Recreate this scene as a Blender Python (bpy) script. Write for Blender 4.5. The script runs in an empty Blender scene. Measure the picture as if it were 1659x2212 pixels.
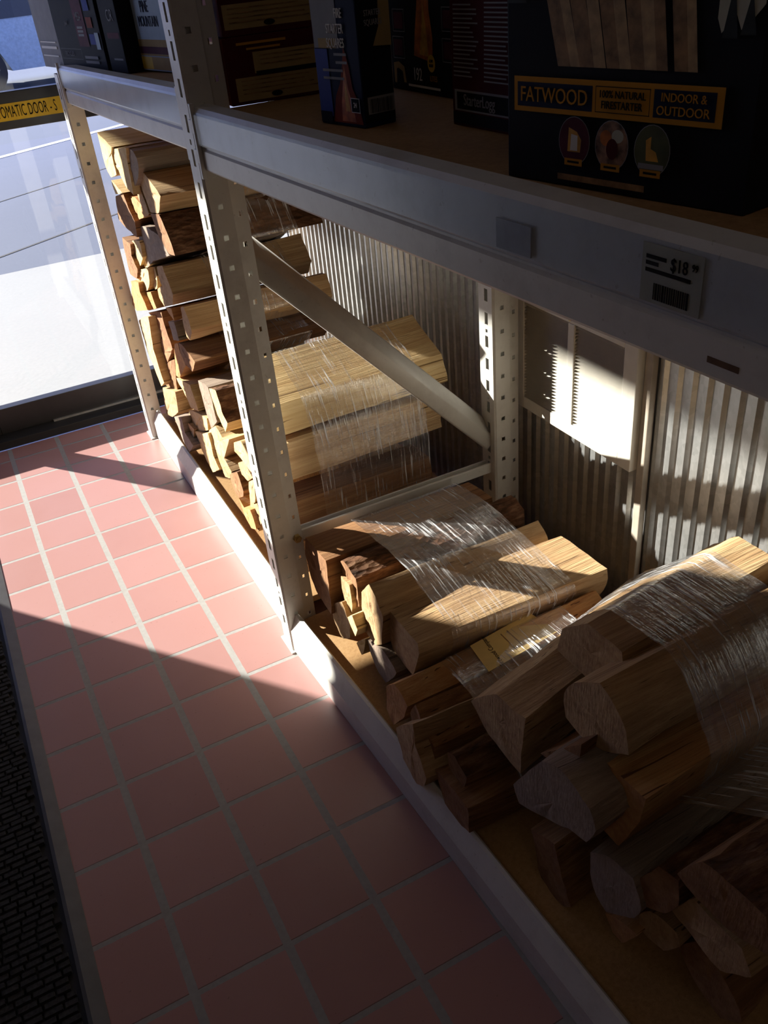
import bpy, bmesh, math, random
from mathutils import Vector, Matrix, noise
random.seed(7)
SC = bpy.context.scene
COL = SC.collection

# ------------------------------------------------------------------ camera
cam_d = bpy.data.cameras.new('camera')
cam = bpy.data.objects.new('camera', cam_d); COL.objects.link(cam)
cam_d.sensor_fit = 'HORIZONTAL'; cam_d.sensor_width = 36.0
cam_d.lens = 1863.92 / 1659.0 * 36.0
cam_d.clip_start = 0.01; cam_d.clip_end = 200
_R = ((0.88390573, -0.4595453, -0.0867685), (0.31713754, 0.45263758, 0.83339246), (-0.3437069, -0.76415793, 0.54582802))
cam.matrix_world = Matrix(((_R[0][0], _R[1][0], _R[2][0], -0.38659434),
                           (_R[0][1], _R[1][1], _R[2][1], -1.42835715),
                           (_R[0][2], _R[1][2], _R[2][2], 1.29870617),
                           (0, 0, 0, 1)))
SC.camera = cam
# ------------------------------------------------------------------ light
SUN_DIR = Vector((0.61, -0.79, -0.397)).normalized()
sun_d = bpy.data.lights.new('sun', 'SUN'); sun_d.energy = 20.5; sun_d.angle = math.radians(0.55)
sun_d.color = (1.0, 0.93, 0.82)
sun = bpy.data.objects.new('sun', sun_d); COL.objects.link(sun)
sun.rotation_euler = SUN_DIR.to_track_quat('-Z', 'Y').to_euler(); sun.location = (-4, 6, 5)
world = bpy.data.worlds.new('world'); SC.world = world; world.use_nodes = True
bg = world.node_tree.nodes['Background']
bg.inputs[0].default_value = (0.36, 0.46, 1.0, 1); bg.inputs[1].default_value = 1.9
for (lx, ly, en) in ((-1.6, -2.2, 2.2), (-0.4, -3.2, 1.8)):      # added warm fill lamps, out of view under the ceiling
    ld = bpy.data.lights.new('ceiling_panel_light', 'AREA'); ld.energy = en; ld.shape = 'RECTANGLE'; ld.size = 1.2; ld.size_y = 0.6
    ld.color = (1.0, 0.80, 0.62)
    lo = bpy.data.objects.new('ceiling_panel_light', ld); COL.objects.link(lo); lo.location = (lx, ly, 2.95)
SC.view_settings.view_transform = 'Standard'; SC.view_settings.look = 'None'
SC.view_settings.gamma = 1.0; SC.view_settings.use_curve_mapping = False
SC.view_settings.exposure = 0.0
SC.cycles.max_bounces = 10; SC.cycles.transparent_max_bounces = 24; SC.cycles.diffuse_bounces = 6
SC.cycles.sample_clamp_indirect = 6.0
SC.cycles.use_denoising = True

# ------------------------------------------------------------------ materials
class NT:
    def __init__(s, name):
        s.m = bpy.data.materials.new(name); s.m.use_nodes = True
        s.t = s.m.node_tree; s.b = s.t.nodes['Principled BSDF']; s.out = s.t.nodes['Material Output']
    def n(s, typ, **kw):
        nd = s.t.nodes.new(typ)
        for k, v in kw.items():
            if k.startswith('i_'): nd.inputs[k[2:].replace('_', ' ')].default_value = v
            else: setattr(nd, k, v)
        return nd
    def l(s, a, b): s.t.links.new(a, b)
    def math(s, op, a, b=None, c=None):
        nd = s.t.nodes.new('ShaderNodeMath'); nd.operation = op
        for i, v in enumerate((a, b, c)):
            if v is None: continue
            if isinstance(v, (int, float)): nd.inputs[i].default_value = v
            else: s.l(v, nd.inputs[i])
        return nd.outputs[0]
    def mix(s, f, a, b):
        nd = s.t.nodes.new('ShaderNodeMix'); nd.data_type = 'RGBA'
        for k, v in ((0, f), (6, a), (7, b)):
            if isinstance(v, (int, float)): nd.inputs[k].default_value = v
            elif isinstance(v, tuple): nd.inputs[k].default_value = (*v, 1) if len(v) == 3 else v
            else: s.l(v, nd.inputs[k])
        return nd.outputs[2]
    def coord(s, kind='Object', scale=(1, 1, 1), jitter=False):
        tc = s.n('ShaderNodeTexCoord'); mp = s.n('ShaderNodeMapping'); mp.inputs['Scale'].default_value = scale
        src = tc.outputs[kind]
        if jitter:
            oi = s.n('ShaderNodeObjectInfo'); ad = s.n('ShaderNodeVectorMath', operation='ADD')
            mu = s.n('ShaderNodeVectorMath', operation='SCALE'); mu.inputs[0].default_value = (7.3, 3.1, 5.7)
            s.l(oi.outputs['Random'], mu.inputs['Scale']); s.l(src, ad.inputs[0]); s.l(mu.outputs[0], ad.inputs[1]); src = ad.outputs[0]
        s.l(src, mp.inputs[0]); return mp.outputs[0]
    def noise(s, vec, scale, detail=4, rough=.55):
        nd = s.n('ShaderNodeTexNoise'); nd.inputs['Scale'].default_value = scale; nd.inputs['Detail'].default_value = detail
        nd.inputs['Roughness'].default_value = rough
        if vec is not None: s.l(vec, nd.inputs['Vector'])
        return nd.outputs['Fac']
    def ramp(s, f, stops):
        nd = s.n('ShaderNodeValToRGB'); el = nd.color_ramp.elements
        while len(el) < len(stops): el.new(.5)
        for e, (p, c) in zip(el, stops): e.position = p; e.color = (*c, 1) if len(c) == 3 else c
        s.l(f, nd.inputs[0]); return nd.outputs[0]
    def bump(s, h, strength, dist):
        nd = s.n('ShaderNodeBump'); nd.inputs['Strength'].default_value = strength; nd.inputs['Distance'].default_value = dist
        s.l(h, nd.inputs['Height']); s.l(nd.outputs[0], s.b.inputs['Normal'])
    def set(s, col=None, rough=None, metal=None, spec=None):
        if col is not None:
            if isinstance(col, tuple): s.b.inputs['Base Color'].default_value = (*col, 1)
            else: s.l(col, s.b.inputs['Base Color'])
        if rough is not None:
            if isinstance(rough, (int, float)): s.b.inputs['Roughness'].default_value = rough
            else: s.l(rough, s.b.inputs['Roughness'])
        if metal is not None: s.b.inputs['Metallic'].default_value = metal
        if spec is not None: s.b.inputs['Specular IOR Level'].default_value = spec
        return s

def plain(name, col, rough=.5, metal=0, var=.06, scale=30, spec=None):
    k = NT(name); f = k.noise(k.coord(), scale)
    c2 = tuple(max(0, c * (1 - 3 * var)) for c in col); c1 = tuple(min(1, c * (1 + var)) for c in col)
    k.set(k.ramp(f, [(.3, c2), (.7, c1)]), rough, metal, spec); return k.m

TP = 0.153808            # floor tile pitch
def mat_tiles():
    k = NT('quarry_tile'); sx = k.n('ShaderNodeSeparateXYZ'); tc = k.n('ShaderNodeTexCoord'); k.l(tc.outputs['Object'], sx.inputs[0])
    skw = k.math('MULTIPLY', k.math('MAXIMUM', k.math('SUBTRACT', .76, sx.outputs[1]), 0.0), .0100)
    u = k.math('DIVIDE', k.math('ADD', k.math('SUBTRACT', sx.outputs[0], skw), 0.43648 + 40 * TP), TP); v = k.math('DIVIDE', k.math('ADD', sx.outputs[1], -1.21726 + 40 * TP), TP)
    fu = k.math('FRACT', k.math('ADD', u, .5)); fv = k.math('FRACT', k.math('ADD', v, .5))
    du = k.math('ABSOLUTE', k.math('SUBTRACT', fu, .5)); dv = k.math('ABSOLUTE', k.math('SUBTRACT', fv, .5))
    wob = k.math('MULTIPLY', k.math('SUBTRACT', k.noise(k.coord('Object', (1, 1, 1)), 60, 3), .5), .012)
    g = k.math('MAXIMUM', k.math('LESS_THAN', k.math('ADD', du, wob), .046), k.math('LESS_THAN', k.math('ADD', dv, wob), .030))
    cell = k.n('ShaderNodeCombineXYZ'); k.l(k.math('FLOOR', u), cell.inputs[0]); k.l(k.math('FLOOR', v), cell.inputs[1])
    wn = k.n('ShaderNodeTexWhiteNoise'); k.l(cell.outputs[0], wn.inputs[0])
    n1 = k.noise(k.coord('Object'), 7, 5); n2 = k.noise(k.coord('Object'), 160, 2)
    base = k.mix(wn.outputs['Value'], (.36, .182, .166), (.43, .228, .212))
    base = k.mix(k.math('MULTIPLY', n1, .45), base, (.46, .28, .27))
    base = k.mix(k.math('MULTIPLY', k.math('GREATER_THAN', n2, .72), .5), base, (.22, .11, .09))
    grout = k.mix(k.noise(k.coord('Object'), 90, 4), (.26, .25, .24), (.38, .37, .36))
    dirt = k.math('MULTIPLY', k.math('LESS_THAN', k.math('ADD', dv, wob), .040), k.math('MULTIPLY', k.math('GREATER_THAN', fv, .5), .75))  # dark line along one side of the row grout
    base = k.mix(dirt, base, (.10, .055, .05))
    k.set(k.mix(g, base, grout), k.math('ADD', k.math('MULTIPLY', g, .4), .36))
    h = k.math('SUBTRACT', k.math('MULTIPLY', n2, .04), g); k.bump(h, .55, .002); return k.m

def mat_wood(name, c0, c1, c2, end=False):
    k = NT(name)
    if end:
        n = k.noise(k.coord('Object', (40, 90, 90), True), 1.0, 4, .6); big = k.noise(k.coord('Object', (1, 1, 1), True), 14, 3)
        saw = k.noise(k.coord('Object', (10, 260, 40), True), 1.0, 2)
        f = k.math('ADD', k.math('MULTIPLY', n, .55), k.math('MULTIPLY', big, .45))
        k.set(k.ramp(f, [(.25, c0), (.5, c1), (.75, c2)]), .85, 0, .2)
        k.bump(k.math('ADD', n, saw), .6, .0022)
    else:
        g = k.noise(k.coord('Object', (2.0, 110, 110), True), 1.0, 6, .68); big = k.noise(k.coord('Object', (3, 16, 16), True), 1.0, 3)
        fib = k.noise(k.coord('Object', (7, 300, 300), True), 1.0, 2)
        f = k.math('ADD', k.math('MULTIPLY', g, .6), k.math('MULTIPLY', big, .4))
        crk = k.noise(k.coord('Object', (1.6, 150, 150), True), 1.0, 2)
        cc = k.mix(k.ramp(crk, [(.30, (1, 1, 1)), (.34, (0, 0, 0))]), k.ramp(f, [(.32, c0), (.50, c1), (.64, c2)]), tuple(c * .45 for c in c0))
        k.set(cc, .78, 0, .25)
        k.bump(k.math('ADD', g, k.math('MULTIPLY', fib, .5)), .75, .004)
    return k.m
PAL = [((.25, .135, .06), (.44, .28, .14), (.58, .41, .22)),      # tan
       ((.12, .052, .022), (.25, .12, .05), (.38, .21, .095)),      # brown
       ((.30, .12, .045), (.48, .24, .09), (.60, .36, .15)),         # orange
       ((.17, .12, .085), (.27, .20, .15), (.38, .30, .22)),        # grey
       ((.42, .25, .10), (.58, .40, .19), (.70, .53, .28))]         # cream
WOOD = [mat_wood('split_wood_%d' % i, *p) for i, p in enumerate(PAL)]
WEND = [mat_wood('end_grain_%d' % i, *[tuple(min(1, c * 1.12 + .02) for c in q) for q in p], end=True) for i, p in enumerate(PAL)]
def mat_bark():
    k = NT('bark'); a = k.coord('Object', (18, 60, 60), True); n = k.noise(a, 1.0, 6, .65)
    vo = k.n('ShaderNodeTexVoronoi'); vo.inputs['Scale'].default_value = 1; k.l(k.coord('Object', (45, 90, 90), True), vo.inputs['Vector'])
    k.set(k.ramp(n, [(.3, (.035, .018, .010)), (.52, (.12, .055, .028)), (.72, (.26, .15, .085))]), .9, 0, .15)
    k.bump(k.math('ADD', n, vo.outputs['Distance']), 1.0, .006); return k.m
BARK = mat_bark()
def mat_wrap():
    k = NT('clear_stretch_wrap'); t = k.t
    # streaks run round the bundle (across the logs)
    st = k.noise(k.coord('Object', (210, 9, 9), True), 1.0, 3, .6)
    st2 = k.noise(k.coord('Object', (60, 30, 30), True), 1.0, 2)
    patch = k.noise(k.coord('Object', (7, 9, 9), True), 1.0, 2)
    tr = k.n('ShaderNodeBsdfTransparent'); tr.inputs[0].default_value = (.97, .97, .98, 1)
    gl = k.n('ShaderNodeBsdfGlossy'); gl.inputs['Roughness'].default_value = .22; gl.inputs[0].default_value = (1, 1, 1, 1)
    df = k.n('ShaderNodeBsdfDiffuse'); df.inputs[0].default_value = (.8, .8, .82, 1)
    bp = k.n('ShaderNodeBump'); bp.inputs['Strength'].default_value = .9; bp.inputs['Distance'].default_value = .003
    k.l(k.math('ADD', st, k.math('MULTIPLY', st2, .8)), bp.inputs['Height'])
    k.l(bp.outputs[0], gl.inputs['Normal']); k.l(bp.outputs[0], df.inputs['Normal'])
    lw = k.n('ShaderNodeLayerWeight'); lw.inputs[0].default_value = .5; ge = k.n('ShaderNodeNewGeometry')
    fz = k.math('MULTIPLY', k.math('ADD', k.math('MULTIPLY', k.math('POWER', lw.outputs['Facing'], 2.2), .60), .16), k.math('SUBTRACT', 1.0, ge.outputs['Backfacing']))
    m1 = k.n('ShaderNodeMixShader'); m2 = k.n('ShaderNodeMixShader')
    line = k.ramp(st, [(.54, (0, 0, 0)), (.66, (1, 1, 1))])
    pm = k.ramp(patch, [(.38, (0.12, 0.12, 0.12)), (.60, (1, 1, 1))])
    mm = k.n('ShaderNodeMix'); mm.data_type = 'FLOAT'
    f2 = k.math('MULTIPLY', k.math('MULTIPLY', line, pm), .78)  # white streaks: highlights on the film painted in as diffuse colour
    k.l(fz, m1.inputs[0]); k.l(tr.outputs[0], m1.inputs[1]); k.l(gl.outputs[0], m1.inputs[2])
    k.l(k.math('ADD', f2, .02), m2.inputs[0]); k.l(m1.outputs[0], m2.inputs[1]); k.l(df.outputs[0], m2.inputs[2])
    k.l(m2.outputs[0], k.out.inputs[0]); return k.m
WRAP = mat_wrap()
def mat_glass(name, tint, refl=1.0, rough=0.0):
    k = NT(name); tr = k.n('ShaderNodeBsdfTransparent'); tr.inputs[0].default_value = (*tint, 1)
    gl = k.n('ShaderNodeBsdfGlossy'); gl.inputs['Roughness'].default_value = rough; fr = k.n('ShaderNodeFresnel'); fr.inputs[0].default_value = 1.5
    m = k.n('ShaderNodeMixShader'); ge = k.n('ShaderNodeNewGeometry'); k.l(k.math('MULTIPLY', k.math('MULTIPLY', fr.outputs[0], refl), k.math('SUBTRACT', 1.0, ge.outputs['Backfacing'])), m.inputs[0]); k.l(tr.outputs[0], m.inputs[1]); k.l(gl.outputs[0], m.inputs[2])
    k.l(m.outputs[0], k.out.inputs[0]); return k.m
GLASS = mat_glass('door_glass', (.93, .95, .96), 1.0)
STRIP = mat_glass('ticket_strip_plastic', (.90, .93, .97), .55, .22)
def mat_metal():
    k = NT('cream_painted_steel'); n = k.noise(k.coord(), 9, 6, .7); s2 = k.noise(k.coord('Object', (3, 3, 3)), 45, 3)
    c = k.ramp(n, [(.28, (.54, .51, .47)), (.5, (.67, .65, .60)), (.75, (.73, .71, .66))])
    c = k.mix(k.math('MULTIPLY', k.math('GREATER_THAN', s2, .70), .35), c, (.34, .28, .22))
    k.set(c, .38); k.bump(n, .08, .001); return k.m
STEEL = mat_metal()
def mat_galv():
    k = NT('galvanised_steel'); vo = k.n('ShaderNodeTexVoronoi'); vo.inputs['Scale'].default_value = 90; k.l(k.coord(), vo.inputs['Vector'])
    n = k.noise(k.coord(), 6, 5)
    c = k.mix(vo.outputs['Color'], (.42, .43, .43), (.58, .59, .59)); c = k.mix(k.math('MULTIPLY', n, .5), c, (.36, .34, .31))
    k.set(c, .38, .74); return k.m
GALV = mat_galv()
def mat_board():
    k = NT('particle_board'); n = k.noise(k.coord(), 130, 4, .7); b = k.noise(k.coord(), 5, 4); sp = k.noise(k.coord(), 420, 2)
    c = k.ramp(k.math('ADD', k.math('MULTIPLY', n, .5), k.math('MULTIPLY', b, .5)), [(.3, (.27, .14, .05)), (.5, (.40, .23, .09)), (.7, (.50, .31, .14))])
    c = k.mix(k.math('MULTIPLY', k.math('GREATER_THAN', sp, .66), .4), c, (.16, .08, .03))
    k.set(c, .7); k.bump(n, .2, .001); return k.m
BOARD = mat_board()
def mat_concrete(name, a, b):
    k = NT(name); n = k.noise(k.coord(), 1.1, 6, .65); n2 = k.noise(k.coord(), 55, 3)
    k.set(k.mix(k.math('MULTIPLY', k.math('ADD', n, n2), .5), a, b), .85); k.bump(n2, .2, .003); return k.m
M = dict(
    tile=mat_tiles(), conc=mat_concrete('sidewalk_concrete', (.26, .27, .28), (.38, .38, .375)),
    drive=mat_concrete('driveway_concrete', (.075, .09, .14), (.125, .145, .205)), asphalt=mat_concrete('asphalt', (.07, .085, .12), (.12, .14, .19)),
    joint=plain('pavement_joint', (.06, .06, .065), .9), line=plain('road_paint', (.72, .72, .70), .7),
    black=plain('black_anodised_aluminium', (.022, .022, .024), .35), rubber=plain('black_rubber', (.012, .012, .013), .7, var=.1),
    mat=plain('mat_fibre', (.036, .036, .038), .95, var=.2, scale=200), edge=plain('mat_edge_strip', (.10, .10, .105), .6),
    ylw=plain('warning_yellow', (.80, .52, .01), .5), ink=plain('black_ink', (.012, .012, .012), .65, var=.02, spec=.08),
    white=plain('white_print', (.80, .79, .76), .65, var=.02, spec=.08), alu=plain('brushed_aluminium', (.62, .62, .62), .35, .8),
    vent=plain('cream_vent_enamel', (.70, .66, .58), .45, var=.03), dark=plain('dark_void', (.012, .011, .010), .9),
    trimw=plain('painted_trim', (.42, .36, .29), .6), wall=plain('painted_wall', (.25, .22, .20), .9), ceil=plain('ceiling_paint', (.40, .38, .36), .9),
    boxblack=plain('black_card', (.016, .017, .022), .65, var=.03, spec=.08), maroon=plain('maroon_card', (.085, .012, .016), .65, var=.03, spec=.08),
    red=plain('red_card', (.24, .045, .02), .65, var=.08, spec=.08), tanp=plain('tan_print', (.42, .30, .13), .65, var=.04, spec=.08), orange=plain('orange_print', (.56, .26, .03), .65, var=.03, spec=.08),
    navy=plain('navy_card', (.016, .022, .055), .65, var=.03, spec=.08), blue=plain('pale_blue_card', (.44, .55, .66), .65, var=.03, spec=.08), blue2=plain('royal_blue_print', (.06, .09, .33), .65, var=.03, spec=.08),
    fire=plain('flame_print', (.62, .17, .015), .6, var=.2, scale=60), fire2=plain('flame_yellow_print', (.75, .38, .04), .6, var=.15, scale=60),
    stick=plain('stick_print', (.34, .19, .07), .6, var=.2, scale=80), stick2=plain('stick_light_print', (.50, .33, .15), .6, var=.15, scale=80),
    skyp=plain('sky_print', (.50, .50, .40), .6, var=.06), forest=plain('forest_print', (.008, .013, .012), .7, var=.1),
    wine=plain('wine_print', (.11, .03, .05), .65, var=.1, spec=.08), leaf=plain('leaf_print', (.09, .10, .03), .6, var=.15), grey=plain('grey_print', (.30, .30, .31), .65, var=.04, spec=.08),
    paper=plain('kraft_label', (.72, .50, .17), .7, var=.04), tag=plain('price_tag_paper', (.50, .46, .33), .6, var=.05),
    residue=plain('label_residue', (.46, .45, .44), .6, var=.08), rust=plain('rust_mark', (.16, .075, .03), .8, var=.15),
    brass=plain('brass_bolt', (.55, .42, .18), .35, .8), carp=plain('car_paint', (.30, .38, .46), .25, .3), carg=plain('car_window', (.02, .025, .03), .1), rim=plain('alloy_rim', (.62, .63, .66), .3, .7),
    canopy=plain('canopy_soffit', (.45, .43, .40), .8), oak=plain('photo_print', (.30, .16, .09), .6, var=.3, scale=120))

# ------------------------------------------------------------------ helpers
def link(name, me, parent=None, loc=None, rot=None):
    o = bpy.data.objects.new(name, me); COL.objects.link(o)
    if parent is not None: o.parent = parent
    if loc is not None: o.location = loc
    if rot is not None: o.rotation_euler = rot
    return o
def tag(o, label=None, cat=None, group=None, kind=None):
    if label: o['label'] = label
    if cat: o['category'] = cat
    if group: o['group'] = group
    if kind: o['kind'] = kind
    return o
def empty(name, loc=(0, 0, 0), rot=None):
    o = link(name, None, None, loc, rot); o.empty_display_size = .05; return o
class MB:
    """collects shapes into one mesh with material slots"""
    def __init__(s): s.bm = bmesh.new(); s.mats = []
    def mi(s, m):
        if m not in s.mats: s.mats.append(m)
        return s.mats.index(m)
    def face(s, pts, m):
        f = s.bm.faces.new([s.bm.verts.new(p) for p in pts]); f.material_index = s.mi(m); return f
    def box(s, a, b, m, bev=0, mx=None):
        x0, y0, z0 = a; x1, y1, z1 = b
        vs = [s.bm.verts.new(p) for p in ((x0, y0, z0), (x1, y0, z0), (x1, y1, z0), (x0, y1, z0), (x0, y0, z1), (x1, y0, z1), (x1, y1, z1), (x0, y1, z1))]
        i = s.mi(m); fs = []
        for q in ((3, 2, 1, 0), (4, 5, 6, 7), (0, 1, 5, 4), (1, 2, 6, 5), (2, 3, 7, 6), (3, 0, 4, 7)):
            f = s.bm.faces.new([vs[k] for k in q]); f.material_index = i; fs.append(f)
        if mx is not None: bmesh.ops.transform(s.bm, matrix=mx, verts=vs)
        if bev > 0:
            es = list({e for f in fs for e in f.edges})
            bmesh.ops.bevel(s.bm, geom=es, offset=bev, segments=2, affect='EDGES', profile=.6)
    def prism(s, poly, axis, a, b, m, cap=True):
        """poly: 2D points, extruded along axis from a to b"""
        def P(p, t):
            return {'x': (t, p[0], p[1]), 'y': (p[0], t, p[1]), 'z': (p[0], p[1], t)}[axis]
        A = [s.bm.verts.new(P(p, a)) for p in poly]; B = [s.bm.verts.new(P(p, b)) for p in poly]; i = s.mi(m); n = len(poly)
        for k in range(n):
            s.bm.faces.new((A[k], A[(k + 1) % n], B[(k + 1) % n], B[k])).material_index = i
        if cap:
            s.bm.faces.new(A[::-1]).material_index = i; s.bm.faces.new(B).material_index = i
    def cyl(s, p0, p1, r, m, seg=16, r1=None):
        p0 = Vector(p0); p1 = Vector(p1); d = (p1 - p0); q = d.to_track_quat('Z', 'Y').to_matrix(); r1 = r if r1 is None else r1
        A = [s.bm.verts.new(p0 + q @ Vector((r * math.cos(t), r * math.sin(t), 0))) for t in [2 * math.pi * k / seg for k in range(seg)]]
        B = [s.bm.verts.new(p1 + q @ Vector((r1 * math.cos(t), r1 * math.sin(t), 0))) for t in [2 * math.pi * k / seg for k in range(seg)]]
        i = s.mi(m)
        for k in range(seg): s.bm.faces.new((A[k], A[(k + 1) % seg], B[(k + 1) % seg], B[k])).material_index = i
        s.bm.faces.new(A[::-1]).material_index = i; s.bm.faces.new(B).material_index = i
    def build(s, name, parent=None, loc=None, rot=None, smooth=None, solid=0):
        bmesh.ops.recalc_face_normals(s.bm, faces=s.bm.faces)
        me = bpy.data.meshes.new(name); s.bm.to_mesh(me); s.bm.free()
        for m in s.mats: me.materials.append(m)
        if smooth is not None:
            for p in me.polygons: p.use_smooth = True
            me.set_sharp_from_angle(angle=math.radians(smooth))
        o = link(name, me, parent, loc, rot)
        if solid:
            md = o.modifiers.new('thickness', 'SOLIDIFY'); md.thickness = solid; md.offset = 0
        return o
def text(body, size, m, parent, mx, name='lettering', sx=1.0, align='CENTER', ext=.0003, sp=1.0):
    cu = bpy.data.curves.new(name, 'FONT'); cu.body = body; cu.size = size; cu.align_x = align; cu.align_y = 'CENTER'; cu.extrude = ext; cu.space_character = sp
    cu.resolution_u = 3
    tmp = bpy.data.objects.new(name, cu); COL.objects.link(tmp); dg = bpy.context.evaluated_depsgraph_get(); dg.update()
    me = bpy.data.meshes.new_from_object(tmp.evaluated_get(dg)); bpy.data.objects.remove(tmp); me.materials.clear(); me.materials.append(m)
    o = link(name, me, parent); o.matrix_local = mx @ Matrix.Diagonal((sx, 1, 1, 1)); return o
def struct(o): o['kind'] = 'structure'; return o

# ------------------------------------------------------------------ the room
XW = 0.656                     # face of the back wall
mb = MB(); mb.box((-4, -4, -.05), (.73, 1.46, 0), M['tile']); struct(mb.build('floor'))
mb = MB(); mb.box((-4, -4, 3.0), (.73, 1.56, 3.05), M['ceil']); struct(mb.build('ceiling'))
mb = MB(); mb.box((-4.05, -4, 0), (-4, 1.56, 3), M['wall']); struct(mb.build('wall_left'))
mb = MB(); mb.box((-4, -4.05, 0), (.73, -4, 3), M['wall']); struct(mb.build('wall_rear'))
mb = MB(); mb.box((-4, 1.44, 0), (-1.335, 1.56, 3), M['wall']); mb.box((-1.335, 1.44, 2.25), (.73, 1.56, 3), M['wall']); struct(mb.build('wall_front'))
# back wall: corrugated galvanised sheet
mb = MB(); prof = []; pitch = .034; y = -4.0
while y < 1.44:
    for t, d in ((0, 0), (.20, 0), (.36, -.0075), (.64, -.0075), (.80, 0)):
        prof.append((XW + d, min(y + t * pitch, 1.44)))
    y += pitch
vsA = [mb.bm.verts.new((p[0], p[1], 0)) for p in prof]; vsB = [mb.bm.verts.new((p[0], p[1], 3.0)) for p in prof]; gi = mb.mi(GALV)
for k in range(len(prof) - 1): mb.bm.faces.new((vsA[k], vsA[k + 1], vsB[k + 1], vsB[k])).material_index = gi
mb.box((XW + .004, -4, 0), (XW + .07, 1.44, 3.0), M['wall']); struct(mb.build('wall_back', smooth=28))

# ------------------------------------------------------------------ the glass door
door = struct(empty('door_1', (0, 1.49, 0)))
def dbox(name, a, b, m, bev=.002):
    q = MB(); q.box((a[0], a[1] - 1.49, a[2]), (b[0], b[1] - 1.49, b[2]), m, bev); return q.build(name, door)
dbox('bottom_rail', (-.441, 1.528, .028), (.73, 1.566, .117), M['black'])
dbox('bottom_rail', (-1.335, 1.500, .030), (-.536, 1.536, .121), M['black'])
dbox('mid_rail', (-.441, 1.526, .946), (.73, 1.566, 1.045), M['black'])
dbox('mid_rail', (-1.335, 1.500, .946), (-.536, 1.536, 1.045), M['black'])
dbox('stile', (-.559, 1.530, 0), (-.441, 1.545, 2.25), M['black'])
dbox('threshold', (-1.335, 1.465, 0), (.73, 1.60, .028), M['rubber'], .003)
dbox('weather_strip', (-.27, 1.519, .028), (.73, 1.527, .0345), M['alu'], 0)  # bright strip painted in for sunlight showing through the gap under the rail
for (xa, xb, yy) in ((-.441, .73, 1.547), (-1.335, -.536, 1.518)):
    for (za, zb) in ((.10, .953), (1.04, 2.25)):
        q = MB(); q.box((xa, yy - 1.49 - .003, za), (xb, yy - 1.49 + .003, zb), GLASS); q.build('glass_pane', door)
st = empty('warning_sticker', (-.125, 1.5252, .992)); tag(st, 'yellow warning strip with black capitals on the dark door rail', 'sticker')
q = MB(); q.box((-.27, 0, -.0228), (.20, .0008, .0228), M['ylw']); q.build('strip', st)
text('AUTOMATIC DOOR - S', .044, M['ink'], st, Matrix.Translation((-.054, -.0004, -.001)) @ Matrix.Rotation(math.pi / 2, 4, 'X'), sx=.41, align='LEFT', sp=1.06)

# ------------------------------------------------------------------ outside
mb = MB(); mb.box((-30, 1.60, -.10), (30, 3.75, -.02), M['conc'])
mb.box((-30, 3.75, -.10), (30, 8.6, -.022), M['drive']); mb.box((-30, 8.6, -.12), (30, 60, -.024), M['asphalt'])  # darker, bluer concrete past the first slab, then asphalt
a31 = math.atan2(.39, .62)
for (cx_, cy_, an, ln, w) in ((.15, 4.34, a31, 7, .022), (.4, 6.0, a31, 7, .018)):
    mxx = Matrix.Translation((cx_, cy_, -.021)) @ Matrix.Rotation(an, 4, 'Z'); mb.box((-ln / 2, -w / 2, -.004), (ln / 2, w / 2, .0012), M['joint'], mx=mxx)
struct(mb.build('pavement'))
mb = MB(); mb.box((-6, -.05, 0), (6, .05, .003), M['line']); struct(mb.build('trim_1', None, (.62, 8.03, -.0215), (0, 0, math.atan2(.42, .71))))
mb = MB(); mb.box((-2.41, 1.62, 2.545), (5.0, 7.0, 2.75), M['canopy'], .01); struct(mb.build('canopy_roof'))
mb = MB()
for px_, py_ in ((4.8, 6.8),): mb.box((px_ - .1, py_ - .1, -.02), (px_ + .1, py_ + .1, 2.545), M['canopy'])
struct(mb.build('canopy_post'))
car = empty('car', (2.1, 14.9, -.024), (0, 0, .10)); tag(car, 'pale blue parked car beyond the glass door', 'car')
q = MB(); side = [(-2.2, .30), (-2.25, .75), (-1.3, .92), (-.6, 1.42), (.9, 1.45), (1.6, .95), (2.15, .82), (2.2, .30), (1.75, .26), (1.6, .58), (1.1, .58), (.95, .26), (-.95, .26), (-1.1, .58), (-1.6, .58), (-1.75, .26)]
q.prism(side, 'y', -.85, .85, M['carp']); q.build('body', car, smooth=20)
q = MB(); q.prism([(-1.15, .93), (-.58, 1.36), (.85, 1.38), (1.35, .95)], 'y', -.862, -.852, M['carg']); q.build('side_window', car)
for wx in (-1.35, 1.35):
    for wy in (-.83, .83):
        q = MB(); q.cyl((wx, wy - .09, .31), (wx, wy + .09, .31), .31, M['rubber'], 28); w_ = q.build('wheel', car, smooth=40)
        q = MB(); s_ = -1 if wy < 0 else 1
        q.cyl((wx, wy + s_ * .085, .31), (wx, wy + s_ * .097, .31), .21, M['carg'], 28)
        for k in range(7):
            t = k * 2 * math.pi / 7; q.cyl((wx, wy + s_ * .098, .31), (wx + .20 * math.cos(t), wy + s_ * .098, .31 + .20 * math.sin(t)), .022, M['rim'], 8)
        q.build('rim', w_, smooth=40)

# ------------------------------------------------------------------ mat
ent = empty('floor_mat', (-.83, -1.1, 0)); tag(ent, 'black ribbed entrance mat along the left edge of the tiles', 'mat')
q = MB(); q.box((-.30, -1.9, 0), (.2555, 2.30, .004), M['rubber'])
yy = -1.02
while yy < 2.29:
    xx = -.20 - random.random() * .02
    while xx < .24:
        w = random.uniform(.018, .03); h = random.uniform(.009, .0115)
        q.box((xx, yy, .004), (min(xx + w, .248), yy + .0085, h), M['mat'], 0); xx += w + .004
    yy += .0135
q.build('ribbed_pile', ent)
q = MB(); q.prism([(.2555, 0), (.2555, .008), (.262, .010), (.284, .002), (.284, 0)], 'y', -1.9, 2.30, M['edge']); q.build('border_strip', ent)

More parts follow.
